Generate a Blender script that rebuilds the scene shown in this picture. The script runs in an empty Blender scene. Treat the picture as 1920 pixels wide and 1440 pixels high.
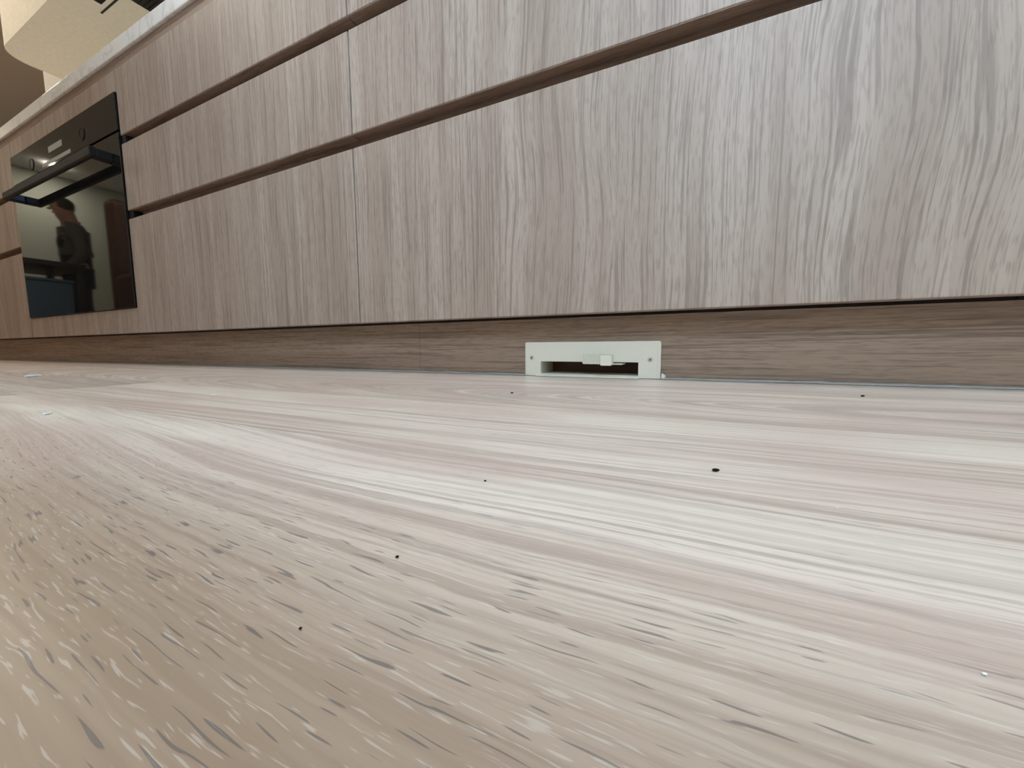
import bpy, bmesh, math, random
from mathutils import Vector, Matrix
random.seed(7)
S = bpy.context.scene
C = S.collection

# ---------------------------------------------------------------- camera
CAM_H = 0.050
yaw, pitch, roll = math.radians(25.906), math.radians(5.533), math.radians(-0.356)
fw = Vector((-math.sin(yaw)*math.cos(pitch), math.cos(yaw)*math.cos(pitch), -math.sin(pitch)))
rt = Vector((math.cos(yaw), math.sin(yaw), 0)); up = rt.cross(fw)
r2 = math.cos(roll)*rt + math.sin(roll)*up; u2 = -math.sin(roll)*rt + math.cos(roll)*up
cd = bpy.data.cameras.new('camera'); cam = bpy.data.objects.new('camera', cd); C.objects.link(cam)
cd.sensor_fit = 'HORIZONTAL'; cd.sensor_width = 36; cd.lens = 725.68/1920*36; cd.clip_start = 0.003; cd.clip_end = 100
M = Matrix((r2, u2, -fw)).transposed().to_4x4(); M.translation = (0, 0, CAM_H); cam.matrix_world = M
S.camera = cam

# ---------------------------------------------------------------- sky, daylight, exposure
W = bpy.data.worlds.new('sky'); S.world = W; W.use_nodes = True
bg = W.node_tree.nodes['Background']; bg.inputs[0].default_value = (0.61, 0.80, 1.0, 1); bg.inputs[1].default_value = 26.0
S.view_settings.view_transform = 'Standard'; S.view_settings.look = 'None'; S.view_settings.gamma = 1
S.view_settings.use_curve_mapping = False; S.view_settings.exposure = 0.03

def portal(name, loc, rot, sx, sy):          # helps the sky through a window opening to be sampled
    l = bpy.data.lights.new(name, 'AREA'); l.shape = 'RECTANGLE'; l.size = sx; l.size_y = sy
    l.cycles.is_portal = True
    o = bpy.data.objects.new(name, l); C.objects.link(o); o.location = loc; o.rotation_euler = rot
WR = 0.93       # right wall (glass doors)
CEIL_H = 2.70; BAY = -1.55; BX = -1.15     # window bay added behind the camera for daylight fall-off to the left
WF = -4.2       # wall behind the camera
portal('daylight_added_bay', (.40, BAY-.06, 1.75), (math.pi/2, 0, 0), .9, 1.5)
portal('daylight_added_roof', (.25, -.65, CEIL_H+.04), (0, 0, 0), 1.2, 1.0)  # portal for the added skylight
S.cycles.max_bounces = 5; S.cycles.diffuse_bounces = 4; S.cycles.glossy_bounces = 3; S.cycles.transparent_max_bounces = 6
S.cycles.use_adaptive_sampling = True; S.cycles.adaptive_threshold = 0.04; S.cycles.caustics_reflective = False; S.cycles.caustics_refractive = False

# ---------------------------------------------------------------- node helper
class N:
    def __init__(s, name):
        s.m = bpy.data.materials.new(name); s.m.use_nodes = True; s.t = s.m.node_tree
        s.b = s.t.nodes['Principled BSDF']; s.out = s.t.nodes['Material Output']
    def nd(s, ty, **k):
        n = s.t.nodes.new(ty)
        for a, v in k.items(): setattr(n, a, v)
        return n
    def put(s, sock, v):
        if hasattr(v, 'is_linked') or isinstance(v, bpy.types.NodeSocket): s.t.links.new(v, sock)
        else: sock.default_value = v
    def math(s, op, a, b=0.0, c=None, clamp=False):
        n = s.nd('ShaderNodeMath', operation=op, use_clamp=clamp); s.put(n.inputs[0], a); s.put(n.inputs[1], b)
        if c is not None: s.put(n.inputs[2], c)
        return n.outputs[0]
    def xyz(s, x, y, z):
        n = s.nd('ShaderNodeCombineXYZ')
        for i, v in enumerate((x, y, z)): s.put(n.inputs[i], v)
        return n.outputs[0]
    def noise(s, vec, scale=1.0, detail=2.0, rough=.5, dist=0.0):
        n = s.nd('ShaderNodeTexNoise'); s.put(n.inputs['Vector'], vec); n.inputs['Scale'].default_value = scale
        n.inputs['Detail'].default_value = detail; n.inputs['Roughness'].default_value = rough; n.inputs['Distortion'].default_value = dist
        return n.outputs['Fac']
    def step(s, v, a, b, lo=0.0, hi=1.0):      # smooth ramp a..b -> lo..hi
        n = s.nd('ShaderNodeMapRange', interpolation_type='SMOOTHSTEP'); s.put(n.inputs['Value'], v)
        n.inputs['From Min'].default_value = a; n.inputs['From Max'].default_value = b
        n.inputs['To Min'].default_value = lo; n.inputs['To Max'].default_value = hi
        return n.outputs['Result']
    def mix(s, f, a, b, blend='MIX'):
        n = s.nd('ShaderNodeMix', data_type='RGBA', blend_type=blend); s.put(n.inputs[0], f)
        for i, v in ((6, a), (7, b)):
            s.put(n.inputs[i], v if not isinstance(v, tuple) else (*v, 1))
        return n.outputs[2]
    def pos(s):
        g = s.nd('ShaderNodeNewGeometry'); q = s.nd('ShaderNodeSeparateXYZ'); s.t.links.new(g.outputs['Position'], q.inputs[0])
        return q.outputs
    def attr(s, name):
        a = s.nd('ShaderNodeAttribute', attribute_type='OBJECT', attribute_name=name); return a.outputs['Fac']
    def bump(s, h, strength, dist):
        n = s.nd('ShaderNodeBump'); n.inputs['Strength'].default_value = strength; n.inputs['Distance'].default_value = dist
        s.put(n.inputs['Height'], h); s.t.links.new(n.outputs[0], s.b.inputs['Normal'])
    def done(s, col, rough=.5, spec=.5):
        s.put(s.b.inputs['Base Color'], (*col, 1) if isinstance(col, tuple) else col)
        s.put(s.b.inputs['Roughness'], rough); s.b.inputs['Specular IOR Level'].default_value = spec
        return s.m

def srgb(r, g, b):
    f = lambda c: ((c/255+.055)/1.055)**2.4 if c > 10 else c/255/12.92
    return (f(r), f(g), f(b))

def plain(name, col, rough=.5, spec=.5, metal=0, grain=0.0, gs=300):
    n = N(name); n.b.inputs['Metallic'].default_value = metal
    c = col
    if grain:
        p = n.pos(); v = n.noise(n.xyz(p[0], p[1], p[2]), gs, 3)
        c = n.mix(n.step(v, .3, .7), tuple(x*(1-grain) for x in col), tuple(min(1, x*(1+grain)) for x in col))
    return n.done(c, rough, spec)

def veneer(name, vertical, ca, cb, cd_, pore_dark=.36, rough=.5, leafw=.17, pitch=1.0):
    """oak veneer: tone bands, wavy growth lines and fine dark pores running along one axis"""
    n = N(name); X, Y, Z = n.pos()
    ac = n.math('ADD', X, Y) if vertical else n.math('ADD', Z, n.math('MULTIPLY', Y, .9))
    al = Z if vertical else X
    leaf = n.math('FLOOR', n.math('ADD', n.math('DIVIDE', ac, leafw), .37))
    off = n.math('MULTIPLY', leaf, 7.31)
    wn = n.nd('ShaderNodeTexWhiteNoise', noise_dimensions='1D'); n.put(wn.inputs['W'], leaf)
    fig = n.math('MULTIPLY', n.step(ac, .62, .70), n.step(ac, .92, 1.0, 1, 0)) if vertical else 0.0      # one leaf with a cathedral figure
    amp = n.math('MULTIPLY_ADD', n.math('ADD', n.math('POWER', wn.outputs['Value'], 3.0), n.math('MULTIPLY', fig, 1.3)), .05, .005)
    w = n.math('SUBTRACT', n.noise(n.xyz(n.math('MULTIPLY', ac, 5.5), n.math('MULTIPLY', al, 3.2), off), 1, 1.0), .5)
    w2 = n.math('SUBTRACT', n.noise(n.xyz(n.math('MULTIPLY', ac, 40), n.math('MULTIPLY', al, 22), off), 1, 0), .5)
    q = n.math('ADD', n.math('MULTIPLY_ADD', w, amp, ac), n.math('MULTIPLY', w2, .0010))
    tone = n.noise(n.xyz(n.math('MULTIPLY', q, 26), n.math('MULTIPLY', al, .8), off), 1, 2)
    fine = n.noise(n.xyz(n.math('MULTIPLY', q, 290*pitch), n.math('MULTIPLY', al, 5), off), 1, 1.5, .6)
    fine2 = n.noise(n.xyz(n.math('MULTIPLY', q, 560*pitch), n.math('MULTIPLY', al, 42), off), 1, 1)
    col = n.mix(n.step(tone, .32, .68), ca, cb)
    col = n.mix(n.step(fine2, .50, .66, 0, .45), col, cd_)
    dk = tuple(c*(1-pore_dark) for c in cd_)
    col = n.mix(n.step(fine, .48, .66, 0, .50), col, dk)
    return n.done(col, rough, .4)

def floor_mat():
    n = N('washed_oak_floor'); X, Y, Z = n.pos()
    cx, cy, k = n.attr('grain_x'), n.attr('grain_y'), n.attr('grain_k')
    sy, sw, off, tn = n.attr('stripe_y'), n.attr('stripe_w'), n.attr('grain_seed'), n.attr('grain_tone')
    dx = n.math('MULTIPLY', n.math('SUBTRACT', X, cx), k); dy = n.math('SUBTRACT', Y, cy)
    bend = n.math('MULTIPLY', n.attr('grain_bend'), n.step(X, -.58, -.09, 1, 0))
    r = n.math('SQRT', n.math('ADD', n.math('ADD', n.math('MULTIPLY', dx, dx), n.math('MULTIPLY', dy, dy)), 1e-5))
    w = n.math('SUBTRACT', n.noise(n.xyz(n.math('MULTIPLY', X, 6), n.math('MULTIPLY', Y, 14), off), 1, 1), .5)
    w2 = n.math('SUBTRACT', n.noise(n.xyz(n.math('MULTIPLY', X, 90), n.math('MULTIPLY', Y, 240), off), 1, 0), .5)
    q = n.math('ADD', n.math('SUBTRACT', n.math('MULTIPLY_ADD', w, .012, r), bend), n.math('MULTIPLY', w2, .0009))
    def st(qs, xs, d=2.0, rr=.55, o2=0.0): return n.noise(n.xyz(n.math('MULTIPLY', q, qs), n.math('MULTIPLY', X, xs), n.math('ADD', off, o2)), 1, d, rr)
    tone, ring, fine = st(42, 1.2, 2), st(240, 3.0, 2.0), st(1000, 16, 1)
    col = n.mix(n.step(tone, .32, .68), srgb(206, 184, 166), srgb(232, 214, 197))
    col = n.mix(n.step(ring, .46, .62, 0, .55), col, srgb(160, 139, 126))
    col = n.mix(n.step(ring, .30, .41, .42, 0), col, srgb(238, 224, 208))
    col = n.mix(n.step(fine, .48, .66, 0, .30), col, srgb(150, 133, 124))
    # sapwood stripe, pinkish patches and brown band painted as the phone's shade
    d = n.math('ABSOLUTE', n.math('SUBTRACT', n.math('ADD', Y, n.math('MULTIPLY', w, .004)), sy))
    col = n.mix(n.step(n.math('DIVIDE', d, sw), .70, 1.08, .38, 0), col, srgb(236, 221, 202))
    col = n.mix(n.step(st(16, 6, 1, .5, 3.3), .48, .68, 0, .45), col, srgb(196, 166, 153))
    shade_dy = n.math('ADD', n.math('SUBTRACT', Y, n.attr('phone_shade_y')), n.math('MULTIPLY', w, .03))
    col = n.mix(n.step(shade_dy, -.030, .050, .86, 0), col, srgb(143, 115, 90))
    # pores: short dark and light dashes along the grain
    dark = n.math('MULTIPLY', n.step(st(1400, 80, 0), .70, .74), n.step(tone, .38, .50))
    dark = n.math('MULTIPLY', dark, n.step(shade_dy, .0, .05, 1, .3))
    lite = n.step(st(2100, 130, 1, .5, 9.7), .62, .70)
    col = n.mix(n.math('MULTIPLY', lite, .22), col, srgb(236, 226, 214))
    col = n.mix(n.math('MULTIPLY', dark, .68), col, srgb(92, 86, 84))
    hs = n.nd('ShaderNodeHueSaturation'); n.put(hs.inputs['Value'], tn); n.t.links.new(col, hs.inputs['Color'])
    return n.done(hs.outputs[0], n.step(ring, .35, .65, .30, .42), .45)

def marble_mat():
    n = N('white_stone'); X, Y, Z = n.pos()
    v = n.xyz(X, Y, Z); a = n.noise(v, 7, 5, .6, 1.2)
    vein = n.step(n.math('ABSOLUTE', n.math('SUBTRACT', a, .5)), .0, .03, .35, 0)
    col = n.mix(vein, srgb(242, 240, 236), srgb(178, 176, 176))
    col = n.mix(n.step(n.noise(v, 40, 3), .55, .75, 0, .3), col, srgb(214, 210, 206))
    return n.done(col, .3)

def glass_pane():
    n = N('window_glass'); t = n.nd('ShaderNodeBsdfTransparent'); g = n.nd('ShaderNodeBsdfGlossy'); g.inputs['Roughness'].default_value = 0.0
    f = n.nd('ShaderNodeFresnel'); m = n.nd('ShaderNodeMixShader')
    n.t.links.new(f.outputs[0], m.inputs[0]); n.t.links.new(t.outputs[0], m.inputs[1]); n.t.links.new(g.outputs[0], m.inputs[2])
    n.t.links.new(m.outputs[0], n.out.inputs[0]); return n.m

MAT = dict(
    veneer=veneer('pale_oak_veneer', True, srgb(160, 141, 128), srgb(176, 159, 146), srgb(134, 115, 103)),
    kick=veneer('brown_oak_veneer', False, srgb(160, 136, 118), srgb(176, 153, 134), srgb(128, 104, 88), .45, .55, .4),
    rail=veneer('brown_oak_rail', False, srgb(138, 114, 98), srgb(152, 128, 112), srgb(112, 90, 76), .3, .55, .4),
    floor=floor_mat(), stone=marble_mat(), pane=glass_pane(),
    carcass=plain('dark_carcass', (.012, .010, .009), .7, .2),
    wall=plain('white_wall', srgb(222, 222, 214), .85, .2, 0, .02, 40),
    greenwall=plain('pale_green_wall', srgb(198, 206, 196), .85, .2, 0, .02, 40),
    brownwall=plain('brown_wall', srgb(140, 112, 90), .8, .2, 0, .03, 30),
    cream=plain('cream_plaster', srgb(244, 238, 222), .8, .2, 0, .03, 60),
    ceiling=plain('ceiling_white', srgb(232, 232, 228), .9, .1),
    blackglass=plain('black_glass', (.010, .011, .011), .03, .55),
    panelglass=plain('black_satin_glass', (.014, .014, .014), .04, .25),
    blackmetal=plain('black_metal', (.014, .014, .015), .5, .25),
    black=plain('black_plastic', (.008, .008, .009), .5, .3),
    grey_print=plain('grey_print', srgb(150, 154, 152), .4, .4),
    blue=plain('blue_film', srgb(62, 84, 128), .35, .5),
    vent=plain('ivory_plastic', srgb(243, 239, 224), .45, .4, 0, .03, 900),
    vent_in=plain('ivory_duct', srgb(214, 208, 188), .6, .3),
    steel=plain('steel', (.72, .72, .70), .35, .5, .3),
    caulk=plain('grey_white_caulk', srgb(178, 174, 168), .45, .4, 0, .06, 120),
    white=plain('white_chip', srgb(240, 240, 240), .6, .3),
    crumb=plain('black_crumb', (.006, .006, .006), .8, .2),
    frame=plain('window_frame_white', srgb(230, 230, 228), .5, .4),
    leather=plain('brown_leather', srgb(92, 56, 38), .5, .4, 0, .12, 25),
    darkwood=plain('dark_wood', (.02, .016, .014), .45, .4),
    bluegrey=plain('blue_grey_plastic', srgb(74, 98, 116), .45, .4),
    skin=plain('skin', srgb(150, 110, 90), .55, .4), hair=plain('dark_hair', (.02, .014, .01), .6, .3),
    sweater=plain('grey_cloth', srgb(84, 81, 78), .9, .1, 0, .1, 300), vestcloth=plain('black_cloth', (.012, .012, .013), .9, .1),
    denim=plain('dark_denim', (.016, .018, .024), .9, .1), shoe=plain('shoe_leather', (.015, .012, .01), .6, .3),
    eye=plain('eye_dark', (.01, .01, .01), .2, .5), lip=plain('lip', srgb(160, 100, 90), .5, .4),
)
lm = N('lamp_glow'); lm.b.inputs['Emission Color'].default_value = (1, .78, .52, 1); lm.b.inputs['Emission Strength'].default_value = 25; MAT['lamp'] = lm.m

# ---------------------------------------------------------------- geometry helpers
def bx(bm, x0, x1, y0, y1, z0, z1):
    v = [bm.verts.new(p) for p in ((x0,y0,z0),(x1,y0,z0),(x1,y1,z0),(x0,y1,z0),(x0,y0,z1),(x1,y0,z1),(x1,y1,z1),(x0,y1,z1))]
    for f in ((0,3,2,1),(4,5,6,7),(0,1,5,4),(1,2,6,5),(2,3,7,6),(3,0,4,7)): bm.faces.new([v[i] for i in f])
    return v
def bev(bm, w, seg=2, edges=None):
    bmesh.ops.bevel(bm, geom=edges or list(bm.edges), offset=w, segments=seg, profile=.5, affect='EDGES')
def cyl(bm, p0, p1, r, r1=None, seg=20):
    p0, p1 = Vector(p0), Vector(p1); r1 = r if r1 is None else r1; d = p1-p0
    m = Matrix.Translation((p0+p1)/2) @ d.to_track_quat('Z', 'Y').to_matrix().to_4x4()
    return bmesh.ops.create_cone(bm, cap_ends=True, segments=seg, radius1=r, radius2=r1, depth=d.length, matrix=m)['verts']
def prism(bm, pts, y0, y1, axis='Y'):      # polygon pts (a,b) extruded along an axis
    f = {'Y': lambda a, b, t: (a, t, b), 'Z': lambda a, b, t: (a, b, t), 'X': lambda a, b, t: (t, a, b)}[axis]
    A = [bm.verts.new(f(a, b, y0)) for a, b in pts]; B = [bm.verts.new(f(a, b, y1)) for a, b in pts]; n = len(pts)
    bm.faces.new(A); bm.faces.new(B[::-1])
    for i in range(n): bm.faces.new((A[i], B[i], B[(i+1) % n], A[(i+1) % n]))
    bmesh.ops.recalc_face_normals(bm, faces=list(bm.faces))
def rrect(x0, x1, z0, z1, r, n=5, corners=(1, 1, 1, 1)):   # bl br tr tl
    out = []
    for (cx, cz, a0), on in zip(((x0, z0, 180), (x1, z0, 270), (x1, z1, 0), (x0, z1, 90)), corners):
        if not on: out.append((cx, cz)); continue
        ox = cx + (r if cx == x0 else -r); oz = cz + (r if cz == z0 else -r)
        for i in range(n+1):
            a = math.radians(a0 + 90*i/n); out.append((ox+r*math.cos(a), oz+r*math.sin(a)))
    return out
def obj(name, bm, mat, parent=None, origin=None, smooth=False):
    """one mesh object; coordinates are given in the world, the origin is moved to the base"""
    me = bpy.data.meshes.new(name)
    if origin is None:
        if parent is not None: origin = (0, 0, 0)
        else:
            xs = [v.co for v in bm.verts]
            origin = (sum(c.x for c in xs)/len(xs), sum(c.y for c in xs)/len(xs), min(c.z for c in xs))
    o = Vector(origin)
    shift = o + (parent_loc(parent) if parent else Vector())
    for v in bm.verts: v.co -= shift
    bm.to_mesh(me); bm.free()
    if smooth:
        for p in me.polygons: p.use_smooth = True
    me.materials.append(MAT[mat] if isinstance(mat, str) else mat)
    ob = bpy.data.objects.new(name, me); C.objects.link(ob); ob.location = o; ob.parent = parent
    return ob
def parent_loc(p):
    v = Vector()
    while p is not None: v += p.location; p = p.parent
    return v
def tag(o, label=None, cat=None, group=None, kind=None):
    for k, v in (('label', label), ('category', cat), ('group', group), ('kind', kind)):
        if v: o[k] = v
    return o
def thing(name, loc, label, cat, group=None):
    o = bpy.data.objects.new(name, None); C.objects.link(o); o.location = loc; o.empty_display_size = .05
    return tag(o, label, cat, group)
def box(name, ext, mat, parent=None, bevel=0, seg=2, **k):
    bm = bmesh.new(); bx(bm, *ext)
    if bevel: bev(bm, bevel, seg)
    return obj(name, bm, mat, parent, **k)
def struct(o): o['kind'] = 'structure'; return o

# ---------------------------------------------------------------- the room
YC, YK, YW = .560, .620, 1.205            # drawer fronts, kick board, kitchen wall
XL, CEIL = -9.0, CEIL_H
struct(box('floor_base', (XL, WR, WF, 3.2, -.12, -.018), 'carcass'))
fl = bpy.data.objects.new('floor', None); C.objects.link(fl); struct(fl); fl.location = (0, 0, -.018)
PW = .140; Y0 = .147
def plank(x0, x1, row, **a):
    g = .00022
    bm = bmesh.new(); y1 = Y0 + row*PW; v = bx(bm, x0+g, x1-g, y1-PW+g, y1-g, -.018, 0)
    o = obj('plank', bm, 'floor', fl)
    d = dict(grain_x=random.uniform(-3, 3), grain_y=y1-PW/2+random.uniform(-.10, .10), grain_k=random.uniform(.01, .05),
             stripe_y=99.0, phone_shade_y=-99.0, stripe_w=.01, grain_bend=0.0, grain_seed=random.uniform(0, 50), grain_tone=random.uniform(.93, 1.04)); d.update(a)
    for k, v in d.items(): o[k] = float(v)
for row in range(-30, 14):
    if row == 0: cuts = [XL, -6.3, -4.1, -2.3, -.68, WR]
    elif row == 1: cuts = [XL, -7.2, -5.0, -2.6, -.725, WR]
    else:
        cuts = [XL]; x = XL + random.uniform(.5, 1.9)
        while x < WR-.4: cuts.append(x); x += random.uniform(1.5, 2.1)
        cuts.append(WR)
        if row in (2, 3, 4): cuts = [c for c in cuts if not -1.6 < c < .9]
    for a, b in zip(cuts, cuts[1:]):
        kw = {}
        if row == 0 and a < -.3 < b: kw = dict(grain_x=.3, grain_y=-.10, grain_k=.015, grain_bend=.046, phone_shade_y=.050, stripe_y=.1215, stripe_w=.0115, grain_seed=8.9, grain_tone=1.0)
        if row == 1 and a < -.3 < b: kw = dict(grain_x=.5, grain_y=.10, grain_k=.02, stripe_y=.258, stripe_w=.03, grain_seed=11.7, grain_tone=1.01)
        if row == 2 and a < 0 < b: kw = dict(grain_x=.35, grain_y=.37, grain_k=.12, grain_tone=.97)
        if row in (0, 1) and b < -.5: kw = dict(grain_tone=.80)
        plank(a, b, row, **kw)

def wall_with_hole(name, axis, c0, c1, a0, a1, holes, mat, z1=CEIL):
    """wall slab from c0 to c1 on its axis, running a0..a1, with rectangular openings (b0,b1,z0,z1)"""
    bm = bmesh.new()
    def bb(p0, p1, z0, z2):
        if p1-p0 < 1e-4 or z2-z0 < 1e-4: return
        bx(bm, c0, c1, p0, p1, z0, z2) if axis == 'X' else bx(bm, p0, p1, c0, c1, z0, z2)
    x = a0
    for b0, b1, h0, h1 in sorted(holes):
        bb(x, b0, -.018, z1); bb(b0, b1, -.018, h0); bb(b0, b1, h1, z1); x = b1
    bb(x, a1, -.018, z1)
    return struct(obj(name, bm, mat))
wall_with_hole('wall_right', 'X', WR, WR+.18, BAY-.18, YW, [], 'wall')
wall_with_hole('wall_front', 'Y', WF-.18, WF, XL, BX+.15, [], 'wall')
wall_with_hole('wall_added_bay', 'Y', BAY-.18, BAY, BX+.15, WR, [(-.05, .85, 1.00, 2.50)], 'wall')  # added bay, shaped so daylight fades towards the left
wall_with_hole('wall_added_jog', 'X', BX, BX+.15, WF, BAY, [], 'wall')
wall_with_hole('wall_left', 'X', XL-.18, XL, WF-.18, 3.2, [], 'greenwall')
wall_with_hole('wall_back', 'Y', YW, YW+.15, -4.27, WR+.18, [], 'wall')
wall_with_hole('wall_side', 'Y', 1.95, 2.1, XL, -4.27, [], 'brownwall')
bm = bmesh.new()
for e in ((XL-.18, -.35, WF-.18, 3.2), (.85, WR+.18, WF-.18, 3.2), (-.35, .85, WF-.18, -1.15), (-.35, .85, -.15, 3.2)): bx(bm, *e, CEIL, CEIL+.12)
struct(obj('ceiling', bm, 'ceiling'))
wall_with_hole('wall_end', 'X', -4.42, -4.27, YW+.15, 2.1, [], 'brownwall')
def window(name, axis, c, a0, a1, z0, z1, bars):
    bm = bmesh.new(); t = .03
    def bb(p0, p1, q0, q1, d=.035):
        bx(bm, *{'X': (c-d, c+d, p0, p1, q0, q1), 'Y': (p0, p1, c-d, c+d, q0, q1), 'Z': (p0, p1, q0, q1, c-d, c+d)}[axis])
    bb(a0, a1, z0, z0+2*t); bb(a0, a1, z1-2*t, z1); bb(a0, a0+2*t, z0+2*t, z1-2*t); bb(a1-2*t, a1, z0+2*t, z1-2*t)
    for i in range(1, bars): m = a0+(a1-a0)*i/bars; bb(m-t, m+t, z0+2*t, z1-2*t)
    w = struct(obj(name, bm, 'frame'))
    for i in range(bars):
        p0 = a0+(a1-a0)*i/bars+t; p1 = a0+(a1-a0)*(i+1)/bars-t
        e = {'X': (c-.004, c+.004, p0, p1, z0+t, z1-t), 'Y': (p0, p1, c-.004, c+.004, z0+t, z1-t), 'Z': (p0, p1, z0+t, z1-t, c-.004, c+.004)}[axis]
        box('pane', e, 'pane', w)
window('window_added_bay', 'Y', BAY-.09, -.05, .85, 1.00, 2.50, 2)  # window of the added bay
window('window_added_roof', 'Z', CEIL+.06, -.35, .85, -1.15, -.15, 2)  # skylight added to brighten the floor from above
# bright plaster ledge outside is not needed: only the sky is seen through the panes

# recessed ceiling downlights (warm); those at the brown and green walls are added fill
for i, (x, y, where, en) in enumerate(((-3.1, -.22, 'in front of the range hood', 24), (-5.2, .7, 'added beyond the counter to brighten the brown wall', 22), (-8.45, -1.3, 'added to brighten the far green wall', 15), (-3.4, -2.6, 'in the middle of the room', 10))):
    t = thing('ceiling_downlight', (x, y, CEIL), 'warm recessed ceiling downlight ' + where, 'light', 'recessed ceiling downlights')
    bm = bmesh.new(); n = 24
    prof = [(.045, -.004), (.058, -.008), (.062, -.001), (.045, 0)]
    rings = [[bm.verts.new((x+r*math.cos(2*math.pi*k/n), y+r*math.sin(2*math.pi*k/n), CEIL+z)) for k in range(n)] for r, z in prof]
    for a in range(4):
        for k in range(n): bm.faces.new((rings[a][k], rings[a][(k+1) % n], rings[(a+1) % 4][(k+1) % n], rings[(a+1) % 4][k]))
    bmesh.ops.recalc_face_normals(bm, faces=list(bm.faces)); obj('trim_ring', bm, 'frame', t, smooth=True)
    bm = bmesh.new(); cyl(bm, (x, y, CEIL-.003), (x, y, CEIL), .045, .045, 24); obj('diffuser', bm, 'lamp', t)
    l = bpy.data.lights.new('downlight', 'AREA'); l.shape = 'DISK'; l.size = .09; l.energy = en; l.color = (1, .87, .71)
    lo = bpy.data.objects.new('downlight', l); C.objects.link(lo); lo.location = (x, y, CEIL-.01)

# ---------------------------------------------------------------- kitchen run
ZB, ZA1, ZB2, ZB1, ZC2, ZC1 = .0975, .4222, .4475, .627, .652, .825
CB, CT = .857, .895
DT = .022                                  # front thickness
def drawer_unit(x0, x1, label, group='handleless oak drawer units', caps=False):
    t = thing('drawer_cabinet', ((x0+x1)/2, (YC+YW)/2, 0), label, 'cabinet', group)
    bm = bmesh.new(); bx(bm, x0+.001, x1-.001, YC+DT+.024, YW-.002, ZB, CB-.001); obj('carcass', bm, 'carcass', t)
    g = .0016
    for z0, z1 in ((ZB, ZA1), (ZB2, ZB1), (ZC2, ZC1)):
        d = box('drawer_front', (x0+g, x1-g, YC, YC+DT, z0, z1), 'veneer', t, .0012, 2)
        if z0 > .2: box('pull_edge', (x0+g, x1-g, YC+.0012, YC+DT, z0-.0012, z0-.00005), 'rail', d)
    box('counter_rail', (x0, x1, YC+.005, YC+DT+.024, ZC1+.0015, CB-.0005), 'rail', t)
    for z0, z1 in ((ZA1-.03, ZB2+.03), (ZB1-.03, ZC2+.03)):   # finger-pull channel: a shallow J behind each gap
        bm = bmesh.new()
        prism(bm, [(YC+DT+.001, z1), (YC+DT+.024, z1), (YC+DT+.024, z0), (YC+DT+.006, z0), (YC+DT+.006, z1-.03), (YC+DT+.001, z1-.026)], x0, x1, 'X')
        obj('finger_rail', bm, 'rail', t)
    if caps:
        for z in (ZA1, ZB1):
            box('rail_end_cap', (x0+.001, x0+.022, YC+.002, YC+DT+.004, z+.001, z+.022), 'black', t, .002)
    return t
XS0, XS1, XS2, XS3 = .298, -.602, -1.500, -2.373
drawer_unit(XS0, .898, 'oak drawer unit nearest the glass doors, right of the floor vent')
drawer_unit(XS1, XS0, 'wide pale oak drawer unit above the ivory floor vent')
drawer_unit(XS2, XS1, 'pale oak drawer unit directly right of the black oven', caps=True)
drawer_unit(-3.273, XS3, 'pale oak drawer unit left of the black oven')
drawer_unit(-4.173, -3.273, 'pale oak drawer unit at the far left end of the run')
t = thing('oven_cabinet', ((XS2+XS3)/2, (YC+YW)/2, 0), 'oak cabinet housing the black built-in oven', 'cabinet')
OX0, OX1, OZ0, OZ1 = -2.366, -1.5025, .172, .767
bm = bmesh.new(); c0, c1 = XS3+.001, XS2-.001
bx(bm, c0, c1, YC+DT+.024, YW-.002, ZB, OZ0-.002); bx(bm, c0, c1, YC+DT+.024, YW-.002, OZ1+.002, CB-.001); bx(bm, c0, c1, YW-.02, YW-.002, OZ0-.002, OZ1+.002)
obj('carcass', bm, 'carcass', t)
box('lower_panel', (XS3+.0016, XS2-.0016, YC, YC+DT, ZB, OZ0-.001), 'veneer', t, .0012)
box('upper_panel', (XS3+.0016, XS2-.0016, YC, YC+DT, OZ1+.001, ZC1), 'veneer', t, .0012)
box('counter_rail', (XS3, XS2, YC+.005, YC+DT+.024, ZC1+.0015, CB-.0005), 'rail', t)

# kick boards (two lengths with a butt joint) and the caulk line
for x0, x1, lab in ((-4.17, -.505, 'long brown oak kick board below the oven'), (-.505, .898, 'brown oak kick board around the ivory vent')):
    k = bmesh.new(); hx0, hx1, hz = -.2460, -.0815, .0275
    if x0 < hx0 < x1:
        bx(k, x0+.0003, hx0, YK, YK+.016, .0005, ZB-.001); bx(k, hx1, x1, YK, YK+.016, .0005, ZB-.001); bx(k, hx0, hx1, YK, YK+.016, hz, ZB-.001)
    else: bx(k, x0, x1-.0003, YK, YK+.016, .0005, ZB-.001)
    tag(obj('kick_board', k, 'kick'), lab, 'kick board')
def bead(x0, x1, label):
    bm = bmesh.new(); n = max(8, int((x1-x0)/.012)); rows = []
    for i in range(n+1):
        x = x0+(x1-x0)*i/n; a = .0085+.0014*math.sin(x*41)+random.uniform(-.0006, .0006); b = .0042+random.uniform(-.0007, .0007)
        if random.random() < .04: b += .002
        rows.append([bm.verts.new(p) for p in ((x, YK+.001, .0004), (x, YK-a, .0004), (x, YK-a*.45, b*.55), (x, YK+.001, b))])
    for p, q in zip(rows, rows[1:]):
        for j in range(4): bm.faces.new((p[j], q[j], q[(j+1) % 4], p[(j+1) % 4]))
    bm.faces.new(rows[0][::-1]); bm.faces.new(rows[-1]); bmesh.ops.recalc_face_normals(bm, faces=list(bm.faces))
    tag(obj('caulk_bead', bm, 'caulk', smooth=True), label, 'caulk')
VX0, VX1 = -.272, -.0525
bead(-4.17, VX0-.0005, 'grey caulk line between floor and kick board, left of the vent')
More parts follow.
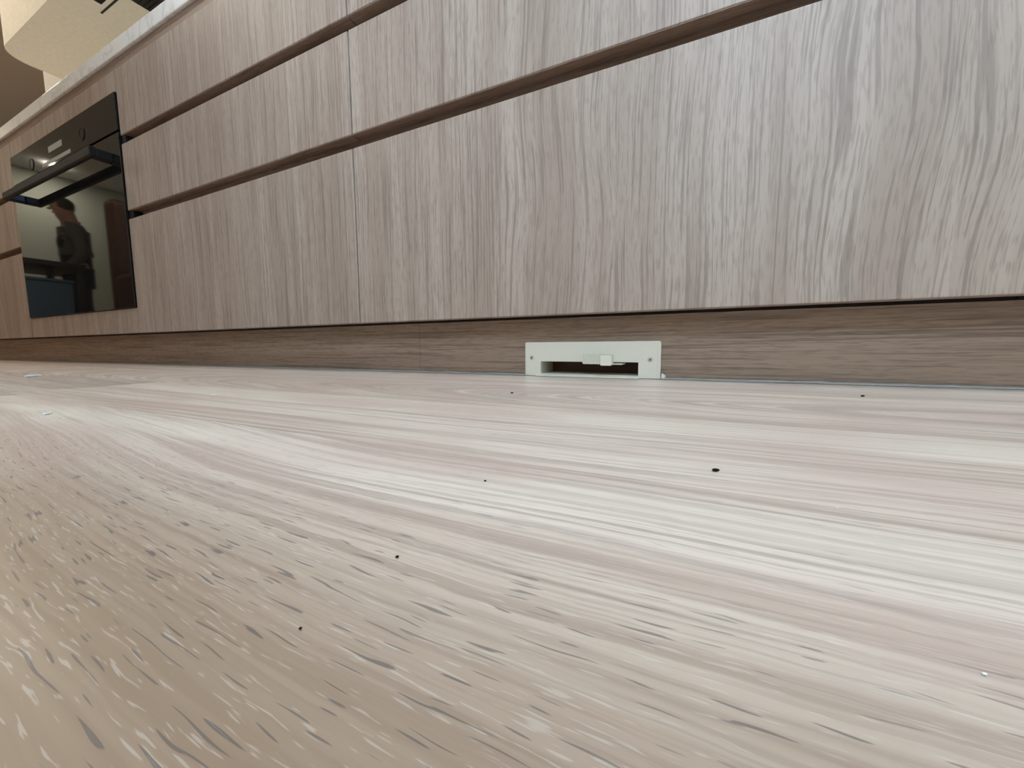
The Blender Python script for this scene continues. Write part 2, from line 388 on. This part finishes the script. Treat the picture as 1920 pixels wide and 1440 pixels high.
bead(VX1+.0005, .898, 'grey-white caulk line along the floor, right of the vent')

# countertop
bm = bmesh.new(); bx(bm, -4.175, .9, YC-.002, YW-.001, CB, CT); bev(bm, .002, 2)
tag(obj('countertop', bm, 'stone'), 'white veined stone countertop running over the oak drawers', 'countertop')

# ---------------------------------------------------------------- floor vent (sweep inlet)
t = thing('vent_inlet', ((VX0+VX1)/2, YK, 0), 'ivory plastic sweep-in vacuum inlet set into the kick board', 'vacuum inlet')
VF = YK-.0065; AX0, AX1, AZ0, AZ1 = -.2435, -.0842, .0042, .0247; VT = .0570
bm = bmesh.new()
out = rrect(VX0, VX1, .0006, VT, .0022, 4, (0, 0, 1, 1)); inn = [(AX0, AZ0), (AX1, AZ0), (AX1, AZ1), (AX0, AZ1)]
bx(bm, VX0, AX0, VF, YK, .0006, AZ1); bx(bm, AX1, VX1, VF, YK, .0006, AZ1); bx(bm, AX0, AX1, VF, YK, .0006, AZ0)
prism(bm, rrect(VX0, VX1, AZ1, VT, .0032, 6, (0, 0, 1, 1)), VF, YK)
bmesh.ops.remove_doubles(bm, verts=list(bm.verts), dist=1e-6)
obj('face_plate', bm, 'vent', t)
box('edge_lip', (VX0+.0004, VX0+.0028, VF-.0010, VF, .0008, VT-.004), 'vent', t, .0004)
box('edge_lip', (VX1-.0052, VX1-.0028, VF-.0008, VF, .0008, VT-.004), 'vent', t, .0004)
bm = bmesh.new()                                     # throat behind the opening
bx(bm, AX0-.002, AX0, YK, YK+.055, AZ0-.002, AZ1+.002); bx(bm, AX1, AX1+.002, YK, YK+.055, AZ0-.002, AZ1+.002)
bx(bm, AX0, AX1, YK, YK+.055, AZ1, AZ1+.002); bx(bm, AX0, AX1, YK, YK+.055, AZ0-.002, AZ0)
obj('throat', bm, 'vent_in', t)
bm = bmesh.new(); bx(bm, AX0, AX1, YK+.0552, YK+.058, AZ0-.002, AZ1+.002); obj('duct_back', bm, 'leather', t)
bm = bmesh.new()                                     # ramp lip on the floor
prism(bm, [(VF, .0006), (VF-.010, .0006), (VF-.0098, .0012), (VF, .0040)], AX0-.006, AX1+.002, 'X'); obj('ramp_lip', bm, 'vent', t)
bm = bmesh.new()                                     # tilting flap hanging in the top of the opening
pts = [(AX0+.075, VF+.002)] + [(AX0+.075+.062*math.sin(a), VF+.002-.013*(1-abs(2*a/math.pi-1)**2.2)) for a in [math.pi*i/16/1.0*.5+0 for i in range(0, 17)]] + [(AX0+.137, VF+.02), (AX0+.075, VF+.02)]
prism(bm, pts, .0212, .0229, 'Z'); bmesh.ops.recalc_face_normals(bm, faces=list(bm.faces)); obj('flap', bm, 'vent', t)
lev = bmesh.new()                                    # toe lever: smooth wedge on the right, ribbed grip on the left
prism(lev, rrect(-.1395, -.1215, .0196, .0362, .0025, 4), VF-.0150, VF-.0005); bev(lev, .0008, 2)
lv = obj('toe_lever', lev, 'vent', t)
bm = bmesh.new(); prism(bm, rrect(-.1680, -.1390, .0216, .0372, .0022, 4), VF-.0115, VF-.0005); obj('grip', bm, 'vent', lv)
for i in range(11):
    x = -.1662+i*.00245; box('rib', (x-.0007, x+.0007, VF-.0135, VF-.0110, .0220, .0368), 'vent', lv, .0003, 1)
for x, z, a in ((-.2597, .0305, .1), (-.0672, .0290, .75)):
    bm = bmesh.new(); cyl(bm, (x, VF-.0013, z), (x, VF, z), .0026, .0040, 24); s = obj('screw', bm, 'steel', t)
    bm = bmesh.new()
    for b in (a, a+math.pi/2):
        d = Vector((math.cos(b), 0, math.sin(b)))*.0019; e = Vector((-math.sin(b), 0, math.cos(b)))*.00045
        q = [Vector((x, VF-.0016, z))+w for w in (d+e, -d+e, -d-e, d-e)]
        A = [bm.verts.new(w) for w in q]; B = [bm.verts.new(w+Vector((0, .0006, 0))) for w in q]
        bm.faces.new(A); bm.faces.new(B[::-1])
        for i in range(4): bm.faces.new((A[i], B[i], B[(i+1) % 4], A[(i+1) % 4]))
    bmesh.ops.recalc_face_normals(bm, faces=list(bm.faces)); obj('cross_slot', bm, 'black', s)
bm = bmesh.new(); bmesh.ops.create_icosphere(bm, subdivisions=2, radius=1)
for v in bm.verts:
    v.co = Vector((VX1+.0040+v.co.x*.0035+.0008*math.sin(v.co.z*5), YK-.006+v.co.y*.005, max(.0005, .0035+v.co.z*.006*(1-.3*v.co.x))))
tag(obj('caulk_blob', bm, 'white', smooth=True), 'white caulk blob at the right foot of the vent', 'caulk')

# ---------------------------------------------------------------- oven
OF = .5560
t = thing('oven', ((OX0+OX1)/2, OF, OZ0), 'black glass built-in oven with bar handle set among oak cabinets', 'oven')
ZS = .660
bm = bmesh.new(); bx(bm, OX0+.003, OX1-.003, OF+.008, YW-.06, OZ0+.002, OZ1-.002); obj('body', bm, 'black', t)
box('control_panel', (OX0, OX1, OF, OF+.008, ZS+.006, OZ1), 'panelglass', t, .0006)
dr = box('door', (OX0, OX1, OF, OF+.008, OZ0, ZS), 'blackglass', t, .0006)
bm = bmesh.new()
HY, HZ = .516, .602
prism(bm, rrect(HY-.007, HY+.007, HZ-.013, HZ+.013, .004, 4), -2.29, -1.55, 'X'); bev(bm, .0008, 1); h = obj('handle', bm, 'blackmetal', dr)
for x in (-2.281, -1.571): box('handle_arm', (x-.009, x+.021, HY+.006, OF+.001, HZ-.013, HZ+.011), 'blackmetal', dr, .002)
for x in (-2.2585, -1.5815): box('blue_film', (x-.0012, x, HY+.008, OF-.003, HZ-.010, HZ+.010) if x > -2 else (x, x+.0012, HY+.008, OF-.003, HZ-.010, HZ+.010), 'blue', dr)
for x, z in ((-2.159, .704), (-1.732, .708)):
    bm = bmesh.new(); n = 32
    prof = [(.0165, 0), (.0165, -.0016), (.0195, -.0016), (.0195, 0)]
    rg = [[bm.verts.new((x+r*math.cos(2*math.pi*k/n), OF+y, z+r*math.sin(2*math.pi*k/n))) for k in range(n)] for r, y in prof]
    for a in range(3):
        for k in range(n): bm.faces.new((rg[a][k], rg[a][(k+1) % n], rg[a+1][(k+1) % n], rg[a+1][k]))
    bmesh.ops.recalc_face_normals(bm, faces=list(bm.faces)); kb = obj('knob_ring', bm, 'black', t)
    bm = bmesh.new(); cyl(bm, (x, OF-.001, z), (x, OF, z), .016, .0164, 32); obj('knob', bm, 'panelglass', t)
box('display', (-2.000, -1.885, OF-.0006, OF, .708, .727), 'grey_print', t)
box('button_strip', (-2.065, -1.825, OF-.0006, OF, .6735, .6850), 'grey_print', t)

# ---------------------------------------------------------------- hood
t = thing('range_hood', (-2.0, 1.0, 1.5), 'cream plastered range hood bulkhead over the stone countertop', 'range hood')
HB, HFY, HLX = 1.50, .743, -3.15
def hood_plan(inset=0):
    pts = [(-.9, YW-.001), (HLX+inset, YW-.001)]; r = .11; cx, cy = HLX+inset+r, HFY+inset+r
    for i in range(9): a = math.pi+math.pi/2*i/8; pts.append((cx+r*math.cos(a), cy+r*math.sin(a)))
    return pts + [(-.9, HFY+inset)]
bm = bmesh.new(); prism(bm, hood_plan(), HB, CEIL-.001, 'Z'); obj('bulkhead', bm, 'cream', t)
box('trim_bead', (-3.033, -3.027, HFY+.03, YW-.004, HB-.0006, HB), 'white', t)
bm = bmesh.new(); bx(bm, -2.33, -1.2, .80, .850, HB-.002, HB-.0005); obj('filter_slot', bm, 'carcass', t)
bm = bmesh.new(); bx(bm, -2.39, -1.2, .866, .872, HB-.0025, HB); obj('frame_line', bm, 'blackmetal', t)
fb = box('filter_insert', (-2.177, -1.2, .885, .955, HB-.012, HB), 'black', t, .002)
for i in range(4):
    y = .893+i*.016; box('filter_louver', (-2.170, -1.21, y, y+.006, HB-.0145, HB-.012), 'blackmetal', fb)

# ---------------------------------------------------------------- crumbs and chips on the floor
def chip(name, x, y, sx, sy, sz, ang, mat, label, cat, seed=0, group=None):
    rnd = random.Random(seed); bm = bmesh.new(); bmesh.ops.create_icosphere(bm, subdivisions=2, radius=1)
    M2 = Matrix.Rotation(ang, 3, 'Z')
    for v in bm.verts:
        c = v.co*(1+rnd.uniform(-.22, .22)); c = Vector((c.x*sx/2, c.y*sy/2, max(-.98, min(.9, c.z))*sz/2+sz/2)); v.co = M2 @ c + Vector((x, y, .0003))
    zmin = min(v.co.z for v in bm.verts)
    for v in bm.verts: v.co.z += .0002-zmin
    tag(obj(name, bm, mat), label, cat, group)
chip('white_chip', -1.094, .251, .026, .006, .0042, 2.02, 'white', 'long white plaster chip on the floor far left below the oven', 'debris', 1)
chip('white_chip', -.4525, .1092, .0095, .0022, .0012, 2.3, 'white', 'thin white sliver on the floor at the left edge, nearer the camera', 'debris', 2)
chip('white_chip', -.4683, .2308, .006, .003, .001, 1.0, 'white', 'small white flake on the floor, behind the thin sliver', 'debris', 3)
chip('white_chip', .0404, .0796, .0007, .0005, .0003, .4, 'white', 'tiny white speck on the floor nearest the lower right corner', 'debris', 4)
chip('white_chip', .0396, .1464, .0008, .0006, .0003, .4, 'white', 'tiny white speck at a plank seam right of the biggest black crumb', 'debris', 5)
chip('black_crumb', .0071, .1701, .0030, .0020, .0010, .5, 'crumb', 'largest black crumb on the floor, below and right of the vent', 'debris', 6)
chip('black_crumb', -.1792, .3687, .0034, .0028, .0014, .2, 'crumb', 'black crumb on the floor just in front of the vent', 'debris', 7)
chip('black_crumb', .1412, .4771, .0040, .0030, .0016, .9, 'crumb', 'black crumb near the kick board at the far right', 'debris', 8)
chip('black_crumb', -.0631, .0668, .0009, .0006, .0005, .9, 'crumb', 'tiny black crumb on the nearest plank, left of centre', 'debris', 9)
chip('black_crumb', -.0622, .0413, .00055, .0005, .0004, .9, 'crumb', 'tiniest black crumb closest to the camera on the left', 'debris', 10)
chip('black_crumb', -.0703, .1214, .0010, .0008, .0004, .9, 'crumb', 'tiny dark crumb on the pale plank stripe', 'debris', 11)

# ---------------------------------------------------------------- things behind the camera, seen in the oven glass
def skin_mesh(name, chains, mat, parent=None, sub=2, root=None):
    """chains: {id: (pos, radius)} and edges; grown with a Skin modifier and baked to a plain mesh"""
    nodes, edges = chains; ids = list(nodes); me = bpy.data.meshes.new(name)
    me.from_pydata([nodes[i][0] for i in ids], [(ids.index(a), ids.index(b)) for a, b in edges], [])
    tmp = bpy.data.objects.new('tmp', me); C.objects.link(tmp)
    tmp.modifiers.new('skin', 'SKIN').use_smooth_shade = True
    for i, k in enumerate(ids):
        r = nodes[k][1]; r = r if isinstance(r, tuple) else (r, r)
        sv = me.skin_vertices[0].data[i]; sv.radius = r; sv.use_root = (k == (root or ids[0]))
    m = tmp.modifiers.new('sub', 'SUBSURF'); m.levels = m.render_levels = sub
    dg = bpy.context.evaluated_depsgraph_get(); ev = tmp.evaluated_get(dg); res = bpy.data.meshes.new_from_object(ev)
    bpy.data.objects.remove(tmp); res.name = name
    for p in res.polygons: p.use_smooth = True
    res.materials.clear(); res.materials.append(MAT[mat])
    o = bpy.data.objects.new(name, res); C.objects.link(o); o.parent = parent; return o

def person(loc, rz):
    # local frame: faces +x, left is +y
    nd = {'pel': ((0, 0, .93), .110), 'waist': ((.005, 0, 1.07), .112), 'chest': ((.01, 0, 1.25), .128), 'sh': ((.0, 0, 1.40), .095),
          'neck': ((.030, 0, 1.475), .066), 'head0': ((.070, 0, 1.560), .082), 'head1': ((.078, 0, 1.630), .094), 'head2': ((.070, 0, 1.690), .070)}
    ed = [('pel', 'waist'), ('waist', 'chest'), ('chest', 'sh'), ('sh', 'neck'), ('neck', 'head0'), ('head0', 'head1'), ('head1', 'head2')]
    nd['jaw'] = ((.118, 0, 1.555), .048); ed.append(('head0', 'jaw'))
    for s, sd in ((1, 'l'), (-1, 'r')):
        hx = .10 if s > 0 else -.10
        nd.update({sd+'hip': ((0, .095*s, .86), (.095, .09)), sd+'knee': ((.035+hx*.5, .10*s, .49), .062), sd+'calf': ((.0+hx*.6, .10*s, .36), .058), sd+'ank': ((-.03+hx*.8, .105*s, .09), .040), sd+'toe': ((.12+hx*.8, .115*s, .045), (.042, .032))})
        ed += [('pel', sd+'hip'), (sd+'hip', sd+'knee'), (sd+'knee', sd+'calf'), (sd+'calf', sd+'ank'), (sd+'ank', sd+'toe')]
        E, Wr = ((-.05, .225*s, 1.11), (.09, .20*s, .90))
        nd.update({sd+'shl': ((0, .165*s, 1.39), .062), sd+'elb': (E, .044), sd+'wr': (Wr, .030), sd+'palm': ((Wr[0]+.065, Wr[1]-.01*s, Wr[2]+.01), (.022, .036))})
        ed += [('sh', sd+'shl'), (sd+'shl', sd+'elb'), (sd+'elb', sd+'wr'), (sd+'wr', sd+'palm')]
        pw = nd[sd+'palm'][0]
        for j, (dy, ln) in enumerate(((.026, .072), (.009, .080), (-.009, .075), (-.026, .060))):
            a = (pw[0]+.03, pw[1]+dy, pw[2]); b = (pw[0]+.03+ln*.5, pw[1]+dy*1.05, pw[2]+.006); c = (pw[0]+.03+ln*.75, pw[1]+dy*1.05, pw[2]+.030)
            for q, v, r in (('a', a, .0095), ('b', b, .009), ('c', c, .0075)): nd[f'{sd}f{j}{q}'] = (v, r)
            ed += [(sd+'palm', f'{sd}f{j}a'), (f'{sd}f{j}a', f'{sd}f{j}b'), (f'{sd}f{j}b', f'{sd}f{j}c')]
        nd[sd+'th1'] = ((pw[0]-.01, pw[1]-.042*s, pw[2]+.012), .011); nd[sd+'th2'] = ((pw[0]+.03, pw[1]-.055*s, pw[2]+.032), .009)
        ed += [(sd+'palm', sd+'th1'), (sd+'th1', sd+'th2')]
    P = skin_mesh('person', (nd, ed), 'skin', None, 2, 'pel')
    P.location = loc; P.rotation_euler.z = rz; P.scale = (.955, .955, .955)
    tag(P, 'person in dark clothes with grey sleeves, head bowed, mirrored in the oven door', 'person')
    def cloth(name, keys, grow, mat, extra=None, over=None):
        n2 = {}
        for k in keys:
            p_, r = nd[k]; r = r if isinstance(r, tuple) else (r, r); n2[k] = ((over or {}).get(k, p_), tuple(x+grow for x in r))
        e2 = [e for e in ed if e[0] in keys and e[1] in keys] + (extra or [])
        return skin_mesh(name, (n2, e2), mat, P, 2, keys[0])
    cloth('shirt', ['chest', 'waist', 'sh', 'lshl', 'rshl', 'lelb', 'relb', 'lwr', 'rwr'], .014, 'sweater')
    cloth('vest', ['waist', 'pel', 'chest', 'sh', 'neck'], .024, 'vestcloth', over={'neck': (.028, 0, 1.475)})
    cloth('trousers', ['pel', 'lhip', 'rhip', 'lknee', 'rknee', 'lcalf', 'rcalf', 'lank', 'rank'], .016, 'denim')
    for s in 'lr': cloth('shoe', [s+'ank', s+'toe'], .010, 'shoe')
    # face and hair
    bm = bmesh.new(); bmesh.ops.create_uvsphere(bm, u_segments=20, v_segments=14, radius=1)
    for v in list(bm.verts):
        c = v.co.copy()
        v.co = Vector((.072+c.x*.105, c.y*.099, 1.655+c.z*.085))
        if c.x > .45 and c.z < .25: v.co.x = .072+.30*.105
        if c.x < .15 and c.z < 0: v.co.z = 1.655+c.z*.135
        elif c.z < -.75: v.co.z = 1.655-.75*.085
    h = bmesh_child('hair', bm, 'hair', P, True)
    bm = bmesh.new()
    prism(bm, [(.150, 1.635), (.188, 1.592), (.160, 1.583), (.145, 1.60)], -.013, .013); bev(bm, .004, 2); bmesh_child('nose', bm, 'skin', P, True)
    for s in (-1, 1):
        bm = bmesh.new(); bmesh.ops.create_uvsphere(bm, u_segments=10, v_segments=8, radius=.011, matrix=Matrix.Translation((.153, .030*s, 1.628))); bmesh_child('eye', bm, 'eye', P, True)
        bm = bmesh.new(); bmesh.ops.create_uvsphere(bm, u_segments=10, v_segments=8, radius=1)
        for v in bm.verts: v.co = Vector((.07+v.co.x*.018, .083*s+v.co.y*.008, 1.612+v.co.z*.030))
        bmesh_child('ear', bm, 'skin', P, True)
    bm = bmesh.new(); bmesh.ops.create_uvsphere(bm, u_segments=10, v_segments=6, radius=1)
    for v in bm.verts: v.co = Vector((.143+v.co.x*.008, v.co.y*.024, 1.562+v.co.z*.006))
    bmesh_child('mouth', bm, 'lip', P, True)
    return P
def bmesh_child(name, bm, mat, parent, smooth=False):
    me = bpy.data.meshes.new(name); bm.to_mesh(me); bm.free(); me.materials.append(MAT[mat])
    if smooth:
        for p in me.polygons: p.use_smooth = True
    o = bpy.data.objects.new(name, me); C.objects.link(o); o.parent = parent; return o
person((-6.16, -.72, 0), math.atan2(.961, -.276))

# brown high-backed armchair (behind the camera, right part of the oven reflection)
def local_box(name, ext, mat, parent, bevel=.0, seg=3):
    bm = bmesh.new(); bx(bm, *ext)
    if bevel: bev(bm, bevel, seg)
    return bmesh_child(name, bm, mat, parent, True if bevel > .02 else False)
t = thing('armchair', (-3.93, -.70, 0), 'high-backed brown leather armchair mirrored at the right of the oven door', 'armchair'); t.rotation_euler.z = math.radians(90)
local_box('seat', (-.33, .33, -.33, .30, .16, .44), 'leather', t, .05)
local_box('backrest', (-.36, .36, .26, .40, .30, 1.24), 'leather', t, .06)
for s in (-1, 1): local_box('armrest', (.30*s-.07, .30*s+.07, -.33, .28, .20, .64), 'leather', t, .05)
for x in (-.3, .3):
    for y in (-.28, .32):
        bm = bmesh.new(); cyl(bm, (x, y, 0), (x, y, .2), .018, .028, 12); bmesh_child('leg', bm, 'darkwood', t)
# console table with crates (left part of the reflection)
t = thing('console_table', (-4.98, .10, 0), 'dark console table mirrored at the lower left of the oven door', 'table')
local_box('table_top', (-.33, .33, -.42, .42, .71, .75), 'darkwood', t, .004)
for x in (-.31, .31):
    for y in (-.38, .38): local_box('leg', (x-.022, x+.022, y-.022, y+.022, 0, .71), 'darkwood', t, .003)
local_box('shelf', (-.31, .31, -.38, .38, .20, .225), 'darkwood', t, .003)
for y, lab in ((-.19, 'blue-grey crate under the dark table, nearer the person'), (.19, 'blue-grey crate under the dark table, away from the person')):
    k = thing('storage_crate', (-4.98, .10+y, .226), lab, 'crate', 'crates under the console table')
    bm = bmesh.new()
    for e in ((-.25, .25, -.16, .16, 0, .012), (-.25, -.235, -.16, .16, .012, .38), (.235, .25, -.16, .16, .012, .38), (-.235, .235, -.16, -.145, .012, .38), (-.235, .235, .145, .16, .012, .38)): bx(bm, *e)
    bmesh_child('tub', bm, 'bluegrey', k); local_box('rim', (-.262, .262, -.172, .172, .372, .392), 'bluegrey', k, .004)
